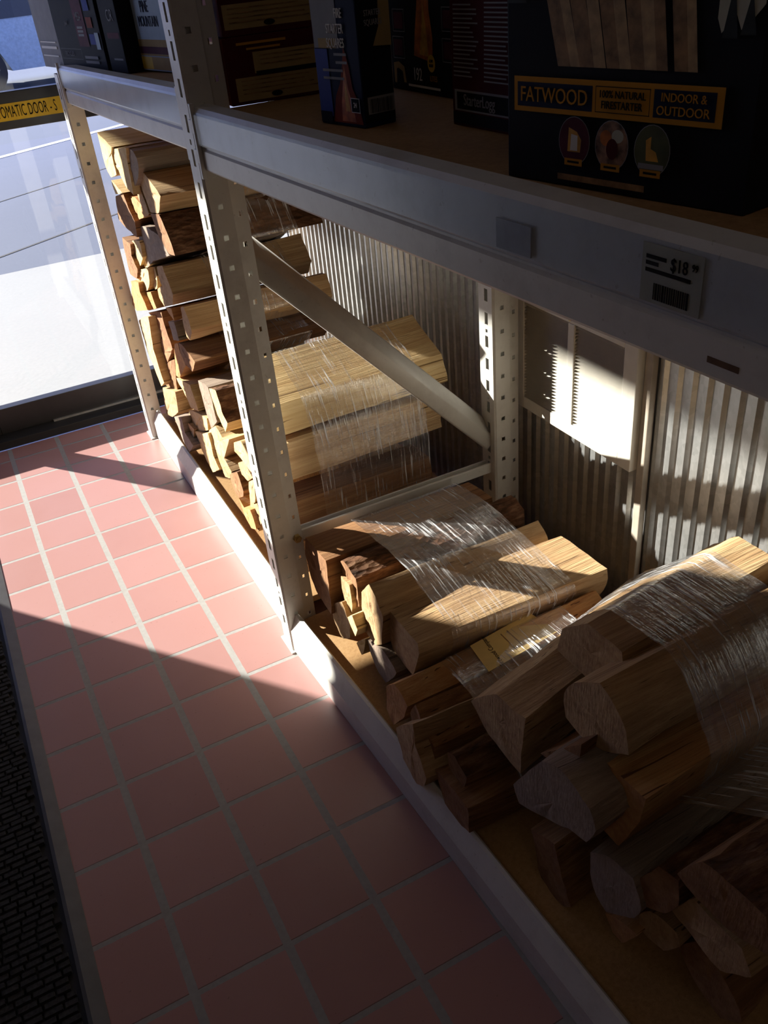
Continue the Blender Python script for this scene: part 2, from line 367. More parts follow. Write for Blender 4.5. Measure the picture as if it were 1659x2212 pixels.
# ------------------------------------------------------------------ shelving steel
def holes(q, axis, u0, u1, cuts, rows, z0, z1, m, at):
    """sheet with rectangular holes; cuts: list of (ua, ub, za, zb) hole rectangles"""
    us = sorted({u0, u1, *[c for h in cuts for c in h[:2]]}); zs = sorted({z0, z1, *[c for h in cuts for c in h[2:]]})
    us = [u for u in us if u0 <= u <= u1]; zs = [z for z in zs if z0 <= z <= z1]; vv = {}
    hz = {}
    for h in cuts: hz.setdefault(round(h[2], 5), []).append(h)
    def V(u, z):
        key = (round(u, 6), round(z, 6))
        if key not in vv: vv[key] = q.bm.verts.new(at(u, z))
        return vv[key]
    i = q.mi(m)
    for zi in range(len(zs) - 1):
        za, zb = zs[zi], zs[zi + 1]; zc = (za + zb) / 2
        act = [h for h in cuts if h[2] < zc < h[3]]
        for ui in range(len(us) - 1):
            ua, ub = us[ui], us[ui + 1]; uc = (ua + ub) / 2
            if any(h[0] < uc < h[1] for h in act): continue
            q.bm.faces.new((V(ua, za), V(ub, za), V(ub, zb), V(ua, zb))).material_index = i
HP = .0508; HZ = .10372
def post(parent, H, zmin=0.0, wing=True):
    """slotted shelf post: front face on x=0 (y 0 to .055), hole face on y=0 (x 0 to .040) and an inner wing to x=.067"""
    q = MB(); W_ = .056
    slots = []; n = 0; z = HZ - HP * 2 + .012
    while z < H - .03:
        if z > .015:
            slots.append((.019, .031, z, z + .026))
            if n % 3 == 2: slots.append((.021, .029, z + .033, z + .041))
        z += HP; n += 1
    holes(q, 'x', .003, W_ - .003, slots, None, zmin, H, STEEL, lambda u, z: (0, u, z))
    sq = []; z = HZ - HP * 2
    while z < H - .02:
        if z > .012: sq.append((.0165, .0255, z - .0045, z + .0045))
        z += HP
    for yv, xe, hh in ((0.0, .040 if wing else .046, sq), (W_, .067 if wing else .046, [])):
        holes(q, 'y', .003, xe, hh, None, zmin, H, STEEL, lambda u, z, yv=yv: (u, yv, z))
    i = q.mi(STEEL)
    for (a, b) in (((0, .003), (.003, 0)), ((0, W_ - .003), (.003, W_))):
        q.face([(a[0], a[1], zmin), (b[0], b[1], zmin), (b[0], b[1], H), (a[0], a[1], H)], STEEL)
    sq2 = [(.049, .057, h[2] - .018, h[3] - .018) for h in sq if h[2] - .018 > zmin + .01]
    if wing: holes(q, 'y', .040, .067, sq2, None, zmin, H, STEEL, lambda u, z: (u, .003 + (u - .04) * .22, z))
    if not wing: q.face([(.046, .003, zmin), (.046, W_ - .003, zmin), (.046, W_ - .003, H), (.046, .003, H)], STEEL)
    if wing: q.face([(.067, .009, zmin), (.067, .022, zmin), (.067, .022, H), (.067, .009, H)], STEEL)
    bmesh.ops.remove_doubles(q.bm, verts=q.bm.verts, dist=1e-5)
    return q.build('post', parent, solid=.0018)
def upright(loc, label, back=True):
    root = empty('upright_frame', loc); tag(root, label, 'shelf upright')
    p = post(root, 1.75 if back else 1.092, wing=back); p.name = 'front_post'
    q = MB(); q.prism([(-.006, -.006), (.05, -.006), (.05, .062), (-.006, .062)], 'z', 0, .003, STEEL); q.build('foot_plate', root)
    if back:
        p2 = p.copy(); COL.objects.link(p2); p2.name = 'back_post'; p2.location = (.545, 0, 0)
        # diagonal brace: an open channel, web facing the near side
        A = Vector((.055, .885)); B = Vector((.553, .350)); d = (B - A).normalized(); nrm = Vector((-d.y, d.x))
        if nrm.y < 0: nrm = -nrm
        hw = .0265; q = MB(); i = q.mi(STEEL)
        prof = [(-hw, .052), (-hw, .022), (-hw + .003, .018), (.001, .018), (.004, .0195), (hw - .003, .044), (hw, .052), (hw - .006, .060)]   # (offset along normal, y)
        ra = [q.bm.verts.new(((A + nrm * o)[0], yv, (A + nrm * o)[1])) for o, yv in prof]
        rb = [q.bm.verts.new(((B + nrm * o)[0], yv, (B + nrm * o)[1])) for o, yv in prof]
        for k in range(len(prof) - 1): q.bm.faces.new((ra[k], ra[k + 1], rb[k + 1], rb[k])).material_index = i
        q.build('diagonal_brace', root, smooth=50, solid=.002)
        q = MB(); q.box((.050, .018, .268), (.560, .024, .293), STEEL, .002); q.box((.050, .024, .268), (.560, .042, .272), STEEL, .001); q.box((.050, .040, .268), (.560, .044, .290), STEEL, .001); q.build('cross_strut', root)
        for (bx, bz) in ((.0535, .289),):
            q = MB(); q.cyl((bx, .007, bz), (bx, -.004, bz), .009, M['brass'], 6); q.cyl((bx, -.004, bz), (bx, -.007, bz), .005, M['brass'], 10); q.build('bolt', root)
    return root
upright((0, 0, 0), 'slotted cream steel shelf upright with diagonal brace between the two log bays')
upright((0, 1.2336, 0), 'slotted cream steel post at the shelf end next to the glass door', back=False)

KN = .045                                    # the near bay stands at a slight angle to the tiles
def beam(name_loc, rot, y0, y1, label, tagm=None):
    root = empty('shelf_beam', name_loc, rot); tag(root, label, 'shelf beam')
    q = MB(); pr = [(.006, 0), (.004, .003), (.004, .030), (.007, .033), (.007, .036), (.003, .040), (.003, .086), (.007, .092), (.030, .094), (.032, .080), (.046, .080), (.046, .0)]
    q.prism(pr, 'y', y0, y1, STEEL); q.build('rail', root, smooth=25)
    q = MB(); q.prism([(.000, .039), (-.0006, .042), (-.0006, .083), (.0015, .0865), (.0022, .086), (.0002, .0825), (.0002, .0425), (.0006, .0395)], 'y', y0 + .006, y1 - .006, STRIP); q.build('ticket_strip', root)
    for ye, s_ in ((y0, 1), (y1, -1)):
        q = MB(); q.box((-.0025, min(ye, ye + s_ * .008), -.012), (.004, max(ye, ye + s_ * .008), .098), STEEL, .001)
        for zz in (.012, .055): q.box((-.0022, min(ye, ye - s_ * .012), zz), (.001, max(ye, ye - s_ * .012), zz + .02), STEEL, .001)
        q.build('end_bracket', root)
    return root
beam_near = beam((0, 0, 1.0275), (0, 0, KN), -1.75, -.004, 'cream steel shelf beam with clear ticket strip above the near log bundles')
beam_far = beam((.004, .058, 1.0465), (-.0215, 0, 0), .002, 1.172, 'cream steel shelf beam with ticket strip above the far log stack')
q = MB(); q.box((.031, -1.74, 0), (.585, -.002, .019), BOARD, .001); o = q.build('shelf_board', None, (0, 0, 1.0905), (0, 0, KN)); tag(o, 'brown particle board shelf carrying the large black box', 'shelf board')
q = MB(); q.box((.031, .004, 0), (.585, 1.17, .016), BOARD, .001); o = q.build('shelf_board', None, (.004, .058, 1.1065), (-.0215, 0, 0)); tag(o, 'brown particle board shelf carrying the pale blue box near the glass door', 'shelf board')
q = MB(); q.box((.0008, -.836, .0425), (.0022, -.788, .068), M['residue']); q.build('label_residue', beam_near)
q = MB(); q.box((.0035, -1.055, .012), (.0045, -1.028, .0165), M['rust']); q.build('rust_slot', beam_near)
# price tag in the strip
pt = empty('price_tag', (0, 0, 1.0275), (0, 0, KN)); tag(pt, 'small price tag with barcode behind the ticket strip on the near beam', 'price tag')
q = MB(); q.box((.0018, -1.018, .0405), (.0024, -.962, .0825), M['tag'])
yb = -.975
for k in range(16):
    w = random.choice((.0007, .0012, .0018)); q.box((.0014, yb - w, .0435), (.0017, yb, .0555), M['ink']); yb -= w + .0009
for (ya, yb2, z_) in ((-.966, -.985, .072), (-.966, -1.008, .0625), (-.966, -.978, .0675)): q.box((.0014, yb2, z_), (.0017, ya, z_ + .0028), M['ink'])
q.build('tag_card', pt)
RF = Matrix(((0, 0, -1, 0), (-1, 0, 0, 0), (0, 1, 0, 0), (0, 0, 0, 1)))      # text lies on a face that looks along -x
text('$18', .013, M['ink'], pt, Matrix.Translation((.0014, -.997, .0715)) @ RF, sx=.8)
text('99', .007, M['ink'], pt, Matrix.Translation((.0014, -1.011, .0735)) @ RF, sx=.8)

# lower deck: kick rails and deck boards
def kick(loc, rot, y0, y1, label):
    q = MB(); pr = [(.004, 0.0), (.002, .004), (.002, .060), (.006, .068), (.019, .098), (.025, .100), (.029, .096), (.029, .0)]
    q.prism(pr, 'y', y0, y1, STEEL); o = q.build('kick_rail', None, loc, rot, smooth=25); tag(o, label, 'kick rail'); return o
kick((.0, -.002, 0), (0, 0, KN), -1.75, 0, 'cream steel kick rail at the floor below the near log bundles')
kick((.012, .06, 0), None, 0, 1.168, 'sunlit cream steel kick rail at the floor below the far log stack')
q = MB(); q.box((.0305, -1.74, 0), (.585, -.004, .016), BOARD, .001); o = q.build('deck_board', None, (0, 0, .064), (0, 0, KN)); tag(o, 'brown particle board deck under the near log bundles', 'deck board')
q = MB(); q.box((.044, .062, 0), (.585, 1.225, .016), BOARD, .001); o = q.build('deck_board', None, (0, 0, .064)); tag(o, 'brown particle board deck under the far log stack', 'deck board')

# ------------------------------------------------------------------ vent and trim on the back wall
vt = empty('wall_heater', (XW, -.147, .418)); tag(vt, 'cream louvred wall heater grille on the corrugated metal wall', 'heater')
q = MB(); x0 = -.035; xb = -.0085
ya, yb, za, zb = .197, -.199, 0.0, .262
ia, ib, ja, jb = .147, -.163, .028, .243
for (a, b) in (((x0, ib, za), (xb, ia, ja)), ((x0, ib, jb), (xb, ia, zb)), ((x0, ia, za), (xb, ya, zb)), ((x0, yb, za), (xb, ib, zb)), ((x0 - .001, -.021, ja), (xb, -.001, jb))):
    q.box(a, b, M['vent'], .002)
q.build('frame', vt)
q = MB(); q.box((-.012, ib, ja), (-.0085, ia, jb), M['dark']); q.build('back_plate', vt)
q = MB(); z = ja + .003; ns = 30
for k in range(ns):
    z = ja + (jb - ja) * (k + .5) / ns
    for (p, r_) in ((ib, -.021), (-.001, ia)):
        q.prism([(x0 + .001, z - .0014), (x0 + .0018, z - .0019), (x0 + .009, z - .0002), (x0 + .009, z + .0006)], 'y', p, r_, M['vent'])
q.build('louvres', vt)
q = MB(); q.cyl((x0 - .006, -.012, zb - .007), (x0, -.012, zb - .007), .005, M['brass'], 10); q.build('knob', vt)
q = MB(); q.box((XW - .022, -.370, 0), (XW - .0078, -.351, 3.0), M['trimw'], .002); struct(q.build('trim_2'))

# ------------------------------------------------------------------ boxes on the upper shelf
def carton(name, A, B, depth, z0, h, m, label, cat='box', group=None):
    """A, B: bottom front corners, left and right as seen from the aisle"""
    root = empty(name, (A[0], A[1], z0)); U = Vector((B[0] - A[0], B[1] - A[1], 0)); L = U.length; U.normalize()
    N = U.cross(Vector((0, 0, 1)))         # outward
    root.rotation_euler = Matrix(((U.x, N.x * -1, 0), (U.y, N.y * -1, 0), (0, 0, 1))).to_euler()
    tag(root, label, cat, group)
    q = MB(); q.box((0, 0, 0), (L, depth, h), m, .0015); q.build('carton', root)
    return root, L
class Print:
    """flat printing on a box face: local u, v on the front (y=0) or the right-hand side (x=L)"""
    def __init__(s, root, side=None): s.q = MB(); s.root = root; s.side = side; s.k = 0
    def P(s, u, v, o):
        return (u, -o, v) if s.side is None else (s.side + o, u, v)
    def poly(s, pts, m):
        s.k += 1; o = .0004 + .00012 * s.k; s.q.face([s.P(u, v, o) for u, v in pts], m)
    def rect(s, u0, v0, u1, v1, m): s.poly([(u0, v0), (u1, v0), (u1, v1), (u0, v1)], m)
    def ell(s, cu, cv, ru, rv, m, n=24): s.poly([(cu + ru * math.cos(2 * math.pi * k / n), cv + rv * math.sin(2 * math.pi * k / n)) for k in range(n)], m)
    def frame(s, u0, v0, u1, v1, w, m):
        s.rect(u0, v0, u1, v0 + w, m); s.rect(u0, v1 - w, u1, v1, m); s.rect(u0, v0, u0 + w, v1, m); s.rect(u1 - w, v0, u1, v1, m)
    def lines(s, u0, v1, u1, n, step, m, h=.0016, rag=.25):
        for k in range(n): s.rect(u0, v1 - k * step - h, u1 - random.random() * rag * (u1 - u0), v1 - k * step, m)
    def bars(s, u0, v0, u1, v1, m):
        u = u0
        while u < u1:
            w = random.choice((.0006, .001, .0016)); s.rect(u, v0, u + w, v1, m); u += w + random.choice((.0007, .0012))
    def txt(s, body, u, v, size, m, sx=1.0, align='CENTER', rotz=0):
        s.k += 1; o = .0006 + .00012 * s.k
        if s.side is None: mx = Matrix.Translation(s.P(u, v, o)) @ Matrix.Rotation(math.pi / 2, 4, 'X')
        else: mx = Matrix.Translation(s.P(u, v, o)) @ Matrix(((0, 0, 1, 0), (1, 0, 0, 0), (0, 1, 0, 0), (0, 0, 0, 1)))
        return text(body, size, m, s.root, mx @ Matrix.Rotation(rotz, 4, 'Z'), sx=sx, align=align)
    def done(s, name='printed_panel'): return s.q.build(name, s.root)
ZB = 1.110
# large black kindling carton
fb, L = carton('kindling_box', (.0935, -.7225), (.1355, -.965), .30, ZB, .30, M['boxblack'], 'large black box with orange banner and round pictures at the shelf front')
p = Print(fb); 
for k, (ub, ut, w, mm) in enumerate(((.060, .030, .017, 'stick'), (.074, .044, .010, 'stick2'), (.084, .056, .016, 'stick'), (.099, .075, .012, 'stick2'), (.112, .088, .016, 'stick'), (.125, .102, .011, 'stick2'), (.136, .116, .015, 'stick'), (.149, .130, .012, 'stick2'), (.160, .143, .010, 'stick'), (.176, .160, .015, 'stick'), (.188, .172, .008, 'stick2'))):
    p.poly([(ub, .094), (ub + w, .094), (ut + w + .0, .20), (ut, .20)], M[mm])
p.poly([(.001, .150), (.006, .146), (.014, .153), (.02, .148), (.028, .150), (.028, .22), (.001, .22)], M['skyp'])
p.poly([(.208, .128), (.212, .119), (.217, .124), (.222, .131), (.227, .121), (.234, .126), (.243, .136), (.243, .22), (.208, .22)], M['skyp'])
for (cu, cv, hh) in ((.009, .140, .022), (.019, .140, .018), (.219, .116, .03), (.233, .118, .022)):
    p.poly([(cu - .006, cv), (cu + .006, cv), (cu + .001, cv + hh), (cu - .001, cv + hh)], M['forest'])
p.rect(.0112, .0580, .2212, .0855, M['orange'])
p.rect(.0152, .0620, .1000, .0812, M['navy']); p.rect(.1605, .0620, .2150, .0818, M['navy'])
p.frame(.1035, .0622, .1575, .0816, .0006, M['ink'])
p.txt('FATWOOD', .0576, .0713, .0168, M['orange'], .88)
p.txt('100% NATURAL', .1305, .0758, .0078, M['ink'], .85); p.txt('FIRESTARTER', .1305, .0680, .0082, M['ink'], .85)
p.txt('INDOOR &', .1878, .0765, .0086, M['orange'], .95); p.txt('OUTDOOR', .1878, .0672, .0092, M['orange'], 1.0)
for k, (cu, cm) in enumerate(((.0832, 'wine'), (.1238, 'oak'), (.1643, 'leaf'))):
    p.ell(cu, .0385, .0172, .0192, M['grey']); p.ell(cu, .0385, .0166, .0186, M[cm])
    if k == 0: p.poly([(cu - .007, .030), (cu + .007, .030), (cu + .008, .040), (cu + .003, .046), (cu - .006, .049)], M['fire2']); p.poly([(cu - .004, .031), (cu + .004, .031), (cu + .004, .043), (cu - .003, .044)], M['white'])
    if k == 1: p.ell(cu - .006, .044, .006, .006, M['fire']); p.ell(cu + .006, .046, .006, .005, M['skyp']); p.ell(cu + .001, .036, .006, .008, M['maroon'])
    if k == 2: p.poly([(cu - .005, .031), (cu + .007, .031), (cu + .004, .038), (cu - .001, .040), (cu - .001, .049), (cu - .006, .046)], M['fire2']); p.rect(cu - .012, .025, cu + .012, .029, M['grey'])
    p.rect(cu - .0098, .0190, cu + .0098, .0246, M['orange']); p.lines(cu - .0065, .0228, cu + .0065, 1, .002, M['ink'], .0018, 0)
p.txt('FOR CAMPFIRES', .1150, .0095, .0088, M['orange'], .8) if False else p.lines(.0675, .0120, .1600, 1, .004, M['stick'], .0050, 0)
p.done()
p = Print(fb, L); p.poly([(.02, .16), (.06, .15), (.12, .165), (.28, .15), (.28, .26), (.02, .26)], M['skyp']); p.done()
# tall firelighter carton
ff, L = carton('firelighter_box', (.1023, -.2739), (.1193, -.3696), .0493, ZB, .20, M['navy'], 'tall narrow blue box with orange flames standing alone on the shelf', 'box')
p = Print(ff); p.rect(.002, .089, .056, .198, M['grey']); p.rect(.012, .089, .050, .100, M['tanp']); p.rect(.0015, .010, .030, .088, M['blue2'])
p.poly([(.030, .004), (.095, .004), (.088, .030), (.078, .045), (.074, .070), (.066, .092), (.060, .070), (.052, .050), (.040, .035)], M['red'])
p.poly([(.050, .006), (.080, .006), (.076, .025), (.068, .045), (.064, .072), (.058, .048), (.052, .028)], M['fire'])
p.poly([(.060, .018), (.070, .018), (.066, .040), (.063, .052), (.060, .036)], M['fire2'])
for t_, v_ in (('FIRE', .1265), ('STARTER', .110), ('SQUARES', .0945)): p.txt(t_, .070, v_, .0150, M['white'], .60, 'RIGHT')
p.lines(.045, .084, .072, 1, .004, M['grey'], .003, 0); p.lines(.048, .075, .072, 1, .004, M['grey'], .003, 0); p.lines(.018, .066, .066, 2, .009, M['grey'], .003, .1)
p.rect(.074, .0175, .0925, .0345, M['ink']); p.frame(.074, .0175, .0925, .0345, .0008, M['white']); p.txt('24', .0832, .0262, .0085, M['white'], .8)
p.rect(.004, .003, .030, .016, M['ink']); p.done()
p = Print(ff, L); p.rect(.0008, .006, .0485, .198, M['boxblack']); p.rect(.0065, .0148, .0482, .0345, M['grey']); p.bars(.010, .016, .045, .032, M['ink'])
p.poly([(.020, .090), (.048, .088), (.048, .198), (.036, .198), (.030, .11)], M['tanp'])
p.txt('STARTER', .022, .125, .009, M['grey'], .7); p.txt('SQUARES', .022, .115, .009, M['grey'], .7); p.done()
# black carton with the big flame
fk, L = carton('firelighter_box', (.3138, -.0785), (.3076, -.2789), .12, ZB, .22, M['boxblack'], 'black box with tall flame picture and yellow round badge behind the blue box')
p = Print(fk)
p.poly([(.080, .050), (.137, .043), (.140, .075), (.132, .11), (.136, .16), (.124, .13), (.118, .19), (.112, .13), (.104, .20), (.100, .13), (.092, .10), (.086, .08)], M['fire'])
p.poly([(.098, .052), (.126, .050), (.122, .085), (.114, .12), (.108, .085)], M['fire2'])
for (u_, v_) in ((.016, .080), (.013, .044), (.172, .084), (.172, .046)): p.frame(u_, v_, u_ + .038, v_ + .030, .001, M['grey']); p.rect(u_ + .004, v_ + .004, u_ + .034, v_ + .026, M['wine'])
p.poly([(.015, .010), (.015, .038), (.032, .040), (.050, .034), (.055, .012), (.047, .012), (.044, .027), (.030, .031), (.024, .030), (.022, .010)], M['tanp'])
p.ell(.138, .0425, .0115, .0115, M['ylw']); p.txt('LOW', .138, .0455, .0055, M['ink'], .8); p.txt('LIGHT', .138, .0395, .0055, M['ink'], .8)
p.txt('192', .0945, .0252, .0245, M['white'], .78); p.txt('LITES', .1445, .0225, .0105, M['orange'], .9); p.lines(.0626, .0115, .1635, 1, .004, M['white'], .0032, 0)
p.done()
# maroon carton behind the large one
fs, L = carton('fire_log_box', (.2041, -.4427), (.2073, -.585), .16, ZB, .22, M['maroon'], 'maroon box with small print and dark name panel behind the large black box')
p = Print(fs); p.rect(.0015, .0025, .140, .0155, M['boxblack']); p.rect(.006, .0170, .136, .0400, M['grey']); p.rect(.011, .0190, .131, .0375, M['ink'])
p.txt('StarterLogg', .058, .0290, .0175, M['grey'], .78); p.lines(.009, .128, .062, 17, .0045, M['grey'], .0016, .35); p.lines(.075, .130, .132, 18, .0045, M['grey'], .0016, .3); p.done()
# stacked maroon cartons beside the post
zz = ZB
for k, (hh, lab) in enumerate(((.0945, 'maroon and red box with tan panels, lowest of the pair beside the post'), (.0945, 'maroon and red box with tan panels, lying on top of its twin'))):
    dx = .0 if k == 0 else .003
    fr, L = carton('fire_log_box', (.077 + dx, .1316), (.0705 + dx, .0018), .168, zz, hh, M['maroon'], lab, 'box', 'maroon boxes stacked beside the post')
    p = Print(fr); p.rect(.001, .001, .129, hh - .001, M['red']); p.rect(.02, .01, .055, .035, M['tanp']); p.ell(.085, .030, .013, .013, M['orange']); p.txt('Creosote', .065, .062, .020, M['tanp'], .8); p.lines(.02, .088, .11, 1, .004, M['fire2'], .003, 0); p.done()
    p = Print(fr, L)
    if k == 0:
        p.rect(.011, .005, .163, .038, M['tanp']); p.rect(.044, .042, .163, .0715, M['tanp']); p.rect(.046, .039, .163, .045, M['boxblack'])
        p.lines(.02, .034, .15, 4, .006, M['stick'], .0016); p.lines(.055, .067, .15, 3, .006, M['stick'], .0016); p.lines(.02, .086, .10, 1, .004, M['orange'], .0036, 0); p.lines(.035, .078, .09, 1, .004, M['orange'], .003, 0); p.ell(.075, .011, .009, .004, M['ink'])
    else:
        p.rect(.004, .009, .163, .042, M['tanp']); p.rect(.004, .050, .163, .085, M['tanp']); p.lines(.012, .080, .15, 4, .006, M['stick'], .0016); p.lines(.012, .037, .15, 4, .006, M['stick'], .0016); p.ell(.075, .014, .009, .004, M['ink'])
    p.done(); zz += hh + .0006
# far bay cartons
zf = lambda y_: 1.1236 - .0215 * (y_ - .058) + .0004
b1, L = carton('fire_log_box', (.018, 1.195), (.071, .905), .20, zf(.905) - .0008, .30, M['boxblack'], 'black box with dark red panel at the shelf end beside the glass door')
q = MB(); q.prism([(-.002, .001), (-.165, .006), (-.150, .060), (-.002, .060)], 'z', .001, .30, M['grey']); q.prism([(-.020, -.0005), (-.150, .0045), (-.150, .0055), (-.020, .0008)], 'z', .028, .031, M['white']); q.prism([(-.020, -.0005), (-.150, .0045), (-.150, .0055), (-.020, .0008)], 'z', .046, .052, M['white']); q.prism([(-.020, -.0005), (-.150, .0045), (-.150, .0055), (-.020, .0008)], 'z', .060, .063, M['white']); q.build('side_flap', b1)
p = Print(b1); p.frame(.010, .026, .150, .049, .0007, M['grey']); p.txt('RECYCLED', .070, .0375, .014, M['grey'], .9); p.rect(.150, .055, .215, .29, M['wine'])
p.txt('MEGA', .182, .118, .026, M['grey'], .5); p.lines(.160, .098, .205, 3, .008, M['grey'], .005, .3)
for k in range(4): p.rect(.228, .060 + k * .035, .262, .082 + k * .035, (M['blue2'], M['red'], M['blue2'], M['red'])[k])
p.rect(.262, .05, .285, .085, M['blue']); p.lines(.170, .035, .255, 2, .010, M['grey'], .006, .1); p.txt('JAX', .098, .105, .013, M['grey'], .9); p.done()
b2, L = carton('fire_log_box', (.0762, .890), (.0935, .800), .18, zf(.800), .30, M['boxblack'], 'plain black box squeezed beside the pale blue box')
p = Print(b2); p.txt('CR', .055, .115, .034, M['grey'], .8); p.lines(.03, .03, .08, 1, .006, M['grey'], .004, 0); p.rect(.02, .07, .085, .082, M['wine']); p.done()
b3, L = carton('fire_log_box', (.1290, .794), (.1550, .632), .18, zf(.632), .30, M['blue'], 'pale blue box with dark capitals and orange foot beside the post')
p = Print(b3); p.txt('PINE', .070, .124, .032, M['navy'], .66); p.txt('MOUNTAIN', .078, .096, .029, M['navy'], .66); p.rect(.002, .030, .162, .062, M['tanp']); p.rect(.002, .034, .162, .048, M['wine']); p.rect(.002, .003, .06, .028, M['ylw']); p.rect(.06, .003, .162, .028, M['tanp']); p.poly([(.035, .16), (.055, .16), (.048, .20)], M['red']); p.done()

